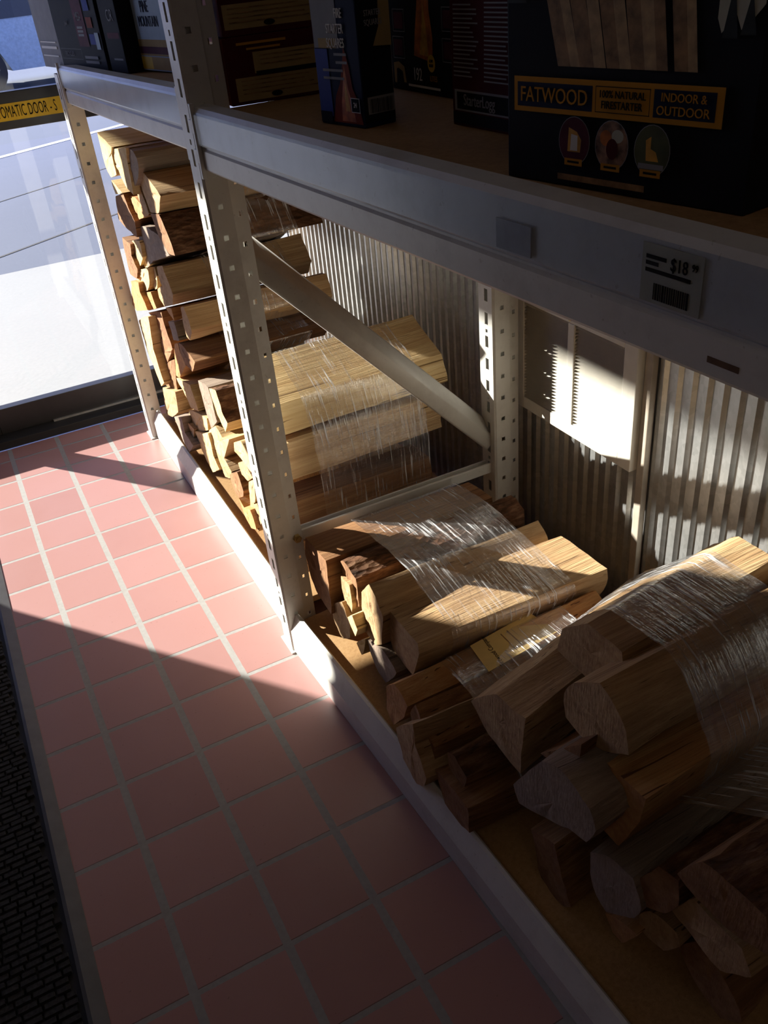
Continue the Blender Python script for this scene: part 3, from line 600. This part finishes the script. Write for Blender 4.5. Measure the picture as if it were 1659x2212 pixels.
# ------------------------------------------------------------------ firewood
LOGS = [
('T',[(1.118,0.957),(0.959,0.939),(0.988,0.919),(0.995,0.893),(0.984,0.868),(1.072,0.848),(1.109,0.857),(1.121,0.911)],0.045,0.4,0,0,(),4),
('T',[(0.984,0.93),(0.806,0.955),(0.834,0.921),(0.837,0.896),(0.848,0.839),(0.946,0.85),(0.974,0.88),(1.015,0.893)],0.05,0.435,0,0,(),4),
('T',[(0.834,0.952),(0.763,0.952),(0.746,0.939),(0.748,0.915),(0.78,0.887),(0.844,0.859),(0.872,0.871),(0.879,0.9)],0.056,0.441,0,0,(),3),
('T',[(0.803,0.908),(0.769,0.904),(0.673,0.882),(0.64,0.868),(0.693,0.82),(0.788,0.805),(0.821,0.851),(0.819,0.884)],0.068,0.453,0,0,(),0),
('U',[(0.79,0.802),(0.695,0.818),(0.665,0.793),(0.618,0.736),(0.685,0.726),(0.759,0.756)],0.068,0.453,0,0,(1,2),1),
('U',[(1.009,0.73),(0.87,0.753),(0.759,0.756),(0.68,0.723),(0.897,0.658),(0.985,0.621),(1.017,0.655)],0.068,0.453,0,0,(),3),
('U',[(1.026,0.806),(0.921,0.816),(0.869,0.801),(0.814,0.793),(0.993,0.745),(1.0,0.772)],0.068,0.453,0,0,(),2),
('T',[(0.903,0.845),(0.846,0.866),(0.833,0.83),(0.806,0.797),(0.851,0.787),(0.89,0.813)],0.068,0.453,0,0,(),0),
('U',[(1.14,0.787),(1.013,0.816),(0.987,0.783),(0.945,0.756),(0.967,0.709),(1.094,0.709),(1.18,0.718)],0.055,0.44,0,0,(0,6),1),
('U',[(1.108,0.836),(1.058,0.83),(0.996,0.82),(1.093,0.8),(1.117,0.821)],0.05,0.36,0,0,(),4),
('Q',[(1.097,0.67),(1.042,0.686),(0.959,0.702),(0.969,0.655),(1.066,0.599),(1.109,0.644)],0.058,0.443,0,0,(),4),
('Q',[(1.068,0.599),(1.001,0.615),(0.916,0.64),(0.937,0.599),(0.997,0.555),(1.124,0.519),(1.124,0.554)],0.055,0.44,0,0,(),4),
('Q',[(1.149,0.674),(1.05,0.676),(1.075,0.638),(1.036,0.609),(1.075,0.571),(1.163,0.563),(1.167,0.629)],0.047,0.432,0,0,(),1),
('Q',[(1.022,0.636),(0.987,0.648),(0.987,0.62),(1.033,0.61)],0.068,0.3,0,0,(),4),
('V',[(0.864,0.652),(0.793,0.671),(0.743,0.608),(0.778,0.57),(0.833,0.577),(0.863,0.61)],0.068,0.453,0,0,(),0),
('V',[(0.99,0.606),(0.902,0.643),(0.886,0.622),(0.926,0.578),(0.959,0.565),(0.98,0.583)],0.068,0.453,0,0,(),4),
('V',[(0.923,0.576),(0.862,0.601),(0.79,0.57),(0.894,0.535),(0.927,0.551)],0.068,0.453,0,0,(),0),
('V',[(0.874,0.538),(0.806,0.555),(0.795,0.523),(0.848,0.529)],0.068,0.453,0,0,(),2),
('V',[(0.693,0.589),(0.647,0.605),(0.622,0.549),(0.662,0.511),(0.696,0.51),(0.696,0.551)],0.068,0.453,0,0,(),0),
('V',[(0.882,0.497),(0.813,0.516),(0.795,0.467),(0.868,0.447)],0.068,0.453,0,0,(),3),
('R',[(0.818,0.455),(0.765,0.466),(0.661,0.452),(0.713,0.407),(0.782,0.404),(0.815,0.429)],0.068,0.453,0,0,(),1),
('R',[(0.867,0.437),(0.821,0.453),(0.818,0.426),(0.786,0.398),(0.908,0.319),(0.958,0.308)],0.068,0.453,0,0,(),2),
('S',[(1.143,0.55),(1.028,0.575),(1.037,0.545),(0.984,0.506),(1.166,0.452),(1.225,0.456)],0.04,0.425,0,0,(),2),
('S',[(1.087,0.526),(0.963,0.561),(0.93,0.523),(1.057,0.48)],0.055,0.44,0,0,(),2),
('S',[(1.212,0.405),(1.12,0.446),(1.038,0.47),(1.073,0.359),(1.046,0.257),(1.099,0.227),(1.127,0.259),(1.185,0.309)],0.045,0.43,0,0,(),4),
('R',[(1.146,0.446),(0.944,0.507),(0.948,0.461),(0.908,0.403),(1.017,0.401),(1.058,0.44)],0.068,0.453,0,0,(),1),
('R',[(1.138,0.259),(1.013,0.333),(0.923,0.371),(0.985,0.253),(1.071,0.22),(1.167,0.203)],0.068,0.453,0,0,(),1),
('R',[(1.13,0.352),(1.022,0.404),(0.909,0.409),(1.007,0.34),(1.132,0.267),(1.159,0.299)],0.068,0.453,0,0,(),1),
('W',[(1.14,0.206),(0.948,0.263),(0.988,0.18),(1.1,0.117),(1.197,0.09),(1.179,0.145)],0.055,0.44,0,0,(),0),
('Y',[(0.954,0.302),(0.899,0.315),(0.791,0.34),(0.764,0.305),(0.753,0.274),(0.841,0.251),(0.908,0.277)],0.068,0.453,0,0,(),4),
('Y',[(0.877,0.228),(0.786,0.258),(0.67,0.287),(0.683,0.246),(0.767,0.206),(0.891,0.159),(0.922,0.177)],0.068,0.453,0,0,(),4),
('W',[(0.985,0.172),(0.878,0.212),(0.873,0.165),(0.792,0.157),(0.888,0.09),(0.93,0.111)],0.04,0.425,0,0,(),3),
('W',[(0.93,0.162),(0.86,0.197),(0.814,0.196),(0.856,0.123),(0.913,0.114)],0.055,0.44,0,0,(),0),
('Y',[(0.825,0.184),(0.732,0.217),(0.657,0.251),(0.654,0.182),(0.619,0.155),(0.707,0.103),(0.783,0.127)],0.06,0.445,0,0,(),4),
('Y',[(0.675,0.397),(0.573,0.415),(0.56,0.323),(0.644,0.268),(0.662,0.304)],0.068,0.453,0,0,(),3),
('X',[(0.57,0.414),(0.505,0.432),(0.487,0.382),(0.456,0.362),(0.488,0.324),(0.543,0.35)],0.068,0.453,0,0,(0,1,2),4),
('X',[(0.68,0.246),(0.587,0.301),(0.534,0.288),(0.474,0.309),(0.569,0.211),(0.622,0.199),(0.662,0.21)],0.068,0.453,0,0,(),4),
('X',[(0.643,0.201),(0.569,0.211),(0.519,0.194),(0.55,0.158),(0.601,0.137),(0.634,0.16)],0.068,0.453,0,0,(),0),
('X',[(0.548,0.172),(0.461,0.222),(0.433,0.178),(0.471,0.107),(0.497,0.127),(0.535,0.137)],0.068,0.453,0,0,(0,1),1),
('X',[(0.432,0.32),(0.359,0.356),(0.321,0.348),(0.314,0.29),(0.378,0.292),(0.437,0.293)],0.068,0.453,0,0,(),4),
('X',[(0.432,0.262),(0.372,0.295),(0.316,0.276),(0.369,0.24),(0.412,0.238)],0.068,0.453,0,0,(),0),
('X',[(0.364,0.241),(0.307,0.275),(0.341,0.191),(0.38,0.176),(0.377,0.211)],0.068,0.453,0,0,(),4),
('X',[(0.444,0.158),(0.415,0.144),(0.352,0.17),(0.333,0.121),(0.376,0.102),(0.424,0.117)],0.055,0.44,0,0,(),2),
('X',[(0.374,0.207),(0.352,0.183),(0.321,0.2),(0.309,0.155),(0.372,0.087),(0.374,0.119),(0.4,0.145)],0.068,0.453,0,0,(),0),
('N',[(0.125,0.462),(0.225,0.455),(0.3,0.47),(0.31,0.56),(0.285,0.578),(0.15,0.522)],0.085,0.5,-0.01,0.01,(),4),
('N',[(0.1,0.365),(0.19,0.352),(0.225,0.4),(0.215,0.448),(0.115,0.447)],0.075,0.47,0,0,(),0),
('N',[(0.105,0.215),(0.2,0.205),(0.22,0.29),(0.115,0.302)],0.08,0.44,0,0,(),1),
('N',[(0.11,0.112),(0.2,0.112),(0.215,0.195),(0.1,0.205)],0.08,0.45,0,0,(),1),
('N',[(0.235,0.352),(0.33,0.36),(0.335,0.45),(0.24,0.445)],0.16,0.47,0,0,(),1),
('B1',[(-0.018,0.3),(-0.125,0.305),(-0.122,0.262),(-0.112,0.158),(-0.03,0.165),(0.0,0.235)],0.064,0.452,-0.01,0.008,(),1),
('B1',[(-0.137,0.3),(-0.158,0.312),(-0.205,0.3),(-0.208,0.232),(-0.16,0.196),(-0.14,0.21)],0.09,0.475,-0.008,0.015,(0,1,2,3),1),
('B1',[(-0.147,0.274),(-0.19,0.28),(-0.191,0.227),(-0.174,0.19),(-0.156,0.182),(-0.148,0.227)],0.082,0.4,0,0,(),0),
('B1',[(-0.23,0.286),(-0.272,0.333),(-0.298,0.32),(-0.319,0.288),(-0.299,0.205),(-0.27,0.182),(-0.214,0.187)],0.088,0.475,0.013,-0.018,(),0),
('B1',[(-0.285,0.29),(-0.42,0.292),(-0.425,0.272),(-0.39,0.19),(-0.31,0.19)],0.105,0.49,-0.03,0.015,(),0),
('B1',[(-0.119,0.19),(-0.159,0.22),(-0.187,0.186),(-0.181,0.141),(-0.138,0.106),(-0.097,0.12),(-0.094,0.146)],0.072,0.457,0,0,(),0),
('B1',[(-0.197,0.211),(-0.226,0.237),(-0.242,0.21),(-0.226,0.181)],0.066,0.4,0,0,(),4),
('B1',[(-0.176,0.118),(-0.201,0.145),(-0.229,0.169),(-0.214,0.123),(-0.196,0.1)],0.085,0.4,0,0,(),4),
('B1',[(-0.222,0.162),(-0.302,0.197),(-0.355,0.178),(-0.333,0.145),(-0.297,0.104),(-0.256,0.116)],0.088,0.473,0,0,(),3),
('B2',[(-0.381,0.185),(-0.419,0.223),(-0.463,0.204),(-0.444,0.161),(-0.393,0.095),(-0.368,0.114)],0.054,0.45,-0.05,0.064,(),2),
('B2',[(-0.471,0.199),(-0.49,0.233),(-0.529,0.193),(-0.551,0.186),(-0.55,0.138),(-0.519,0.11),(-0.475,0.12)],0.055,0.45,-0.05,0.055,(),1),
('B2',[(-0.583,0.203),(-0.606,0.215),(-0.639,0.196),(-0.63,0.158),(-0.604,0.148),(-0.584,0.17)],0.062,0.44,-0.04,0.05,(0,1),1),
('B2',[(-0.565,0.154),(-0.615,0.165),(-0.668,0.165),(-0.671,0.108),(-0.646,0.096),(-0.594,0.098)],0.045,0.43,-0.03,0.03,(),1),
('B2',[(-0.458,0.164),(-0.528,0.236),(-0.529,0.187),(-0.561,0.133),(-0.554,0.108),(-0.522,0.08),(-0.474,0.098)],0.03,0.43,-0.04,0.03,(),0),
('B3',[(-0.574,0.281),(-0.604,0.317),(-0.65,0.362),(-0.69,0.365),(-0.722,0.374),(-0.71,0.244),(-0.673,0.249),(-0.624,0.249)],0.115,0.5,0.06,0.05,(),0),
('B3',[(-0.761,0.439),(-0.779,0.475),(-0.83,0.516),(-0.861,0.503),(-0.883,0.479),(-0.891,0.442),(-0.844,0.405),(-0.798,0.392),(-0.766,0.397)],0.15,0.54,0.03,-0.015,(),0),
('B3',[(-0.665,0.45),(-0.72,0.5),(-0.79,0.5),(-0.8,0.455),(-0.77,0.4),(-0.655,0.4)],0.22,0.53,0.03,0.005,(),0),
('B3',[(-0.805,0.378),(-0.833,0.396),(-0.932,0.409),(-0.926,0.358),(-0.893,0.268),(-0.848,0.269),(-0.818,0.322)],0.145,0.53,0.04,-0.02,(),2),
('B3',[(-0.733,0.265),(-0.804,0.389),(-0.842,0.409),(-0.901,0.395),(-0.915,0.369),(-0.9,0.329),(-0.862,0.311),(-0.794,0.266),(-0.749,0.24)],0.085,0.46,0.06,-0.03,(),3),
('B3',[(-0.752,0.329),(-0.837,0.429),(-0.834,0.367),(-0.798,0.343)],0.12,0.5,0.05,-0.02,(),1),
('B4',[(-1.013,0.382),(-1.042,0.443),(-1.078,0.451),(-1.129,0.458),(-1.14,0.404),(-1.09,0.38),(-1.045,0.376)],0.12,0.51,0.02,-0.02,(1,2),1),
('B4',[(-0.998,0.273),(-1.025,0.334),(-1.052,0.334),(-1.1,0.34),(-1.119,0.31),(-1.079,0.26),(-1.036,0.264)],0.14,0.52,0.03,-0.01,(),0),
('B4',[(-0.949,0.282),(-0.978,0.344),(-1.008,0.352),(-1.016,0.313),(-0.998,0.272),(-0.962,0.239)],0.13,0.5,0.03,-0.01,(0,1,2),1),
('B4',[(-0.938,0.171),(-0.955,0.206),(-1.004,0.223),(-1.013,0.204),(-0.988,0.156),(-0.947,0.144)],0.15,0.52,0.06,0,(),0),
('B4',[(-0.865,0.242),(-0.904,0.279),(-0.95,0.292),(-0.969,0.25),(-0.959,0.214),(-0.907,0.157),(-0.876,0.177)],0.12,0.49,0.06,0,(),3),
('B4',[(-0.889,0.119),(-0.923,0.148),(-0.956,0.159),(-0.928,0.097),(-0.908,0.096)],0.135,0.5,0.05,0,(),2),
('B4',[(-0.752,0.173),(-0.809,0.203),(-0.83,0.147),(-0.853,0.106),(-0.832,0.081),(-0.778,0.081)],0.105,0.47,0.05,0,(),1),
('B4',[(-0.996,0.166),(-1.022,0.219),(-1.062,0.21),(-1.1,0.182),(-1.107,0.166),(-1.077,0.123),(-1.029,0.138)],0.165,0.53,0.06,0,(),1)]
def hull2(pts):
    pts = sorted(set(pts))
    def half(ps):
        h = []
        for p_ in ps:
            while len(h) > 1 and (h[-1][0] - h[-2][0]) * (p_[1] - h[-2][1]) - (h[-1][1] - h[-2][1]) * (p_[0] - h[-2][0]) <= 0: h.pop()
            h.append(p_)
        return h
    a = half(pts); b = half(pts[::-1]); return a[:-1] + b[:-1]
def make_log(parent, org, poly, x0, x1, dy, dz, bark, tint, idx):
    bm = bmesh.new(); rings = []; NX = 16; nv = len(poly); cy_ = sum(p_[0] for p_ in poly) / nv; cz_ = sum(p_[1] for p_ in poly) / nv
    prof = []; edge = []
    for k in range(nv):
        a = Vector(poly[k]); b = Vector(poly[(k + 1) % nv]); ns = max(1, min(5, round((b - a).length / .014)))
        for t in range(ns):
            prof.append(a.lerp(b, t / ns)); edge.append((k, t == 0))
    sd = idx * 3.71; tw = random.uniform(-.06, .06); tp = random.uniform(-.10, .03); np_ = len(prof)
    for i in range(NX + 1):
        t = i / NX; x = x0 + (x1 - x0) * t; ring = []; ca = math.cos(tw * t); sa = math.sin(tw * t); s_ = 1 + tp * t
        for j, p_ in enumerate(prof):
            yy = p_.x - cy_; zz_ = p_.y - cz_
            y_ = cy_ + s_ * (yy * ca - zz_ * sa) + dy * t; z_ = cz_ + s_ * (yy * sa + zz_ * ca) + dz * t
            isb = edge[j][0] in bark; amp = .0045 if isb else .0022
            n1 = noise.noise(Vector((x * 6 + sd, y_ * 45, z_ * 45))); n2 = noise.noise(Vector((x * (60 if isb else 9) + sd, y_ * 150, z_ * 150)))
            r = Vector((yy, zz_)); rl = max(r.length, 1e-4); r /= rl; fade = min(1, i / 2.0 + .35)
            dd = (n1 * amp * 1.5 + n2 * amp) * fade
            if edge[j][1]: dd -= .0012
            xe = 0
            if i in (0, NX): xe = noise.noise(Vector((sd, y_ * 35, z_ * 35))) * .0022
            ring.append(bm.verts.new((x + xe - org[0], y_ + r.x * dd - org[1], z_ + r.y * dd - org[2])))
        rings.append(ring)
    for i in range(NX):
        for j in range(np_):
            f = bm.faces.new((rings[i][j], rings[i][(j + 1) % np_], rings[i + 1][(j + 1) % np_], rings[i + 1][j])); f.material_index = 2 if edge[j][0] in bark else 0; f.smooth = True
    for ri, s_ in ((0, -1), (NX, 1)):
        prev = rings[ri]; c = sum((v.co for v in prev), Vector()) / np_
        for q_ in (.66, .33):
            cur = [bm.verts.new(c + (v.co - c) * (q_ / (1 if prev is rings[ri] else .66)) + Vector((noise.noise(v.co * 70 + Vector((sd, 0, 0))) * .0028, 0, 0))) for v in prev]
            for j in range(np_): f = bm.faces.new((prev[j], prev[(j + 1) % np_], cur[(j + 1) % np_], cur[j])); f.material_index = 1; f.smooth = True
            prev = cur
        cv = bm.verts.new(c)
        for j in range(np_): f = bm.faces.new((prev[j], prev[(j + 1) % np_], cv)); f.material_index = 1; f.smooth = True
    bmesh.ops.recalc_face_normals(bm, faces=bm.faces)
    me = bpy.data.meshes.new('log'); bm.to_mesh(me); bm.free()
    for m_ in (WOOD[tint], WEND[tint], BARK): me.materials.append(m_)
    me.set_sharp_from_angle(angle=math.radians(32))
    return link('log', me, parent)
def make_wrap(parent, org, logs, xa, xb, skew=0.0):
    x0 = min(l[1] for l in logs); x1 = max(l[2] for l in logs); bm = bmesh.new(); NR = 26; NP = 72; rings = []
    for i in range(NR + 1):
        x = xa + (xb - xa) * i / NR; pts = []
        for (poly, lx0, lx1, dy, dz, *_r) in logs:
            t = (x - lx0) / (lx1 - lx0)
            if t < -.1 or t > 1.1: continue
            pts += [(round(p_[0] + dy * t, 5), round(p_[1] + dz * t, 5)) for p_ in poly]
        h = [Vector(p_) for p_ in hull2(pts)]; c = sum(h, Vector((0, 0))) / len(h)
        per = []; tot = 0
        for k in range(len(h)): per.append(tot); tot += (h[(k + 1) % len(h)] - h[k]).length
        # start the ring at a fixed direction so that rings line up
        st = max(range(len(h)), key=lambda k: (h[k] - c).normalized().dot(Vector((.5, -.86)))); ring = []
        for j in range(NP):
            s_ = (per[st] + tot * j / NP) % tot; k = max(q_ for q_ in range(len(h)) if per[q_] <= s_ + 1e-9)
            a = h[k]; b = h[(k + 1) % len(h)]; L_ = max((b - a).length, 1e-6); p_ = a.lerp(b, (s_ - per[k]) / L_)
            r = (p_ - c).normalized(); w = .0030 + .0016 * noise.noise(Vector((x * 60, p_.x * 14, p_.y * 14))) + .0012 * noise.noise(Vector((x * 18, p_.x * 40 + 9, p_.y * 40)))
            xx = x + skew * (p_.x - c.x) + (noise.noise(Vector((p_.x * 30, p_.y * 30, i))) * .004 if i in (0, NR) else 0)
            ring.append(bm.verts.new((xx - org[0], p_.x + r.x * w - org[1], p_.y + r.y * w - org[2])))
        rings.append(ring)
    for i in range(NR):
        for j in range(NP):
            f = bm.faces.new((rings[i][j], rings[i][(j + 1) % NP], rings[i + 1][(j + 1) % NP], rings[i + 1][j])); f.smooth = True
    bmesh.ops.recalc_face_normals(bm, faces=bm.faces)
    me = bpy.data.meshes.new('plastic_wrap'); bm.to_mesh(me); bm.free(); me.materials.append(WRAP)
    return link('plastic_wrap', me, parent)
BUND = {
'T': ('topmost firewood bundle of the far stack, just under the shelf beam', (0.17, 0.37)),
'U': ('grey and brown firewood bundle below the topmost bundle of the far stack', (0.17, 0.38)),
'Q': ('firewood bundle with narrow pale logs beside the end post, halfway up the far stack', (0.17, 0.38)),
'V': ('firewood bundle with two large square tan logs, halfway up the far stack behind the post', (0.17, 0.38)),
'S': ('firewood bundle with bright orange log ends beside the end post', (0.17, 0.38)),
'R': ('firewood bundle with yellow paper label and dark logs in the far stack', (0.17, 0.4)),
'Y': ('sunlit cream firewood bundle low in the middle of the far stack', (0.17, 0.38)),
'W': ('lowest firewood bundle of the far stack, beside the end post foot', (0.17, 0.38)),
'X': ('sunlit firewood bundle with bark chips low behind the slotted front post', (0.17, 0.38)),
'N': ('firewood bundle with sunlit top and clear wrap behind the diagonal brace', (0.16, 0.43)),
'B1': ('firewood bundle with wide flat log at the foot of the slotted post, near bay', (0.17, 0.42)),
'B2': ('low firewood bundle with yellow paper label facing up, near bay', (0.14, 0.38)),
'B3': ('large firewood bundle leaning on top with big blunt log end, near bay', (0.26, 0.47)),
'B4': ('dark firewood bundle in the corner of the near bay closest to the camera', (0.22, 0.47))}
ROOTS = {}
cnt = 0
for key, (lab, wr) in BUND.items():
    logs = [l[1:] for l in LOGS if l[0] == key]
    ys = [p_[0] for l in logs for p_ in l[0]]; zs = [p_[1] for l in logs for p_ in l[0]]; xs = [l[1] for l in logs]
    org = (min(xs), (min(ys) + max(ys)) / 2, min(zs)); root = empty('firewood_bundle', org); ROOTS[key] = (root, org)
    tag(root, lab, 'firewood', 'wrapped firewood bundles on the lower deck')
    for l in logs:
        cnt += 1; make_log(root, org, l[0], l[1], l[2], l[3], l[4], tuple(l[5]), l[6], cnt)
    if wr: make_wrap(root, org, logs, *wr)
def paper(key, corners, body=None, bars=None):
    """label slipped under the wrap; corners: four points going round"""
    root, org = ROOTS[key]; O = Vector(org); c = [Vector(p_) - O for p_ in corners]; n = (c[1] - c[0]).cross(c[3] - c[0]).normalized()
    if n.y > 0 and abs(n.y) > abs(n.z) or (abs(n.z) >= abs(n.y) and n.z < 0): n = -n
    q = MB(); t = n * .0006; q.face([p_ for p_ in c], M['paper'])
    def at(u, v, o): return c[0].lerp(c[1], u).lerp(c[3].lerp(c[2], u), v) + n * o
    if bars:
        u = bars[0]
        while u < bars[2]:
            w = random.choice((.008, .014, .02)); q.face([at(u, bars[1], .0005), at(u + w, bars[1], .0005), at(u + w, bars[3], .0005), at(u, bars[3], .0005)], M['ink']); u += w + .012
    if bars:
        for k in range(5): q.face([at(.72 + k * .04, .1, .0005), at(.73 + k * .04, .1, .0005), at(.73 + k * .04, .85, .0005), at(.72 + k * .04, .85, .0005)], M['stick'])
        for (cu, cv, r_) in ((.22, .35, .10), (.25, .62, .08)):
            for k in range(14):
                t0 = k * math.pi / 7; t1 = t0 + .3
                q.face([at(cu + r_ * math.cos(t0), cv + 1.6 * r_ * math.sin(t0), .0005), at(cu + r_ * math.cos(t1), cv + 1.6 * r_ * math.sin(t1), .0005), at(cu + .8 * r_ * math.cos(t1), cv + 1.3 * r_ * math.sin(t1), .0005), at(cu + .8 * r_ * math.cos(t0), cv + 1.3 * r_ * math.sin(t0), .0005)], M['ink'])
    else:
        for k in range(2): q.face([at(.44 + k * .1, .15, .0005), at(.455 + k * .1, .15, .0005), at(.455 + k * .1, .85, .0005), at(.44 + k * .1, .85, .0005)], M['stick'])
    lb = q.build('paper_label', root, solid=.0003); lb['label'] = 'yellow paper label'
    if body:
        ex = (c[0] - c[3]).normalized(); ez = n; ey = ez.cross(ex).normalized(); mx = Matrix(((ex.x, ey.x, ez.x, 0), (ex.y, ey.y, ez.y, 0), (ex.z, ey.z, ez.z, 0), (0, 0, 0, 1)))
        text(body, .0125, M['ink'], lb, Matrix.Translation(at(.20, .5, .0007)) @ mx, sx=.8, ext=.0001)

paper('R', [(.262,.600,.4075),(.372,.598,.4253),(.392,.598,.371),(.258,.600,.365)], None, (.45,.15,.62,.75))
paper('B2', [(.197,-.4400,.2560),(.332,-.4300,.2620),(.342,-.500,.2640),(.189,-.512,.2560)], 'Firewood Company')
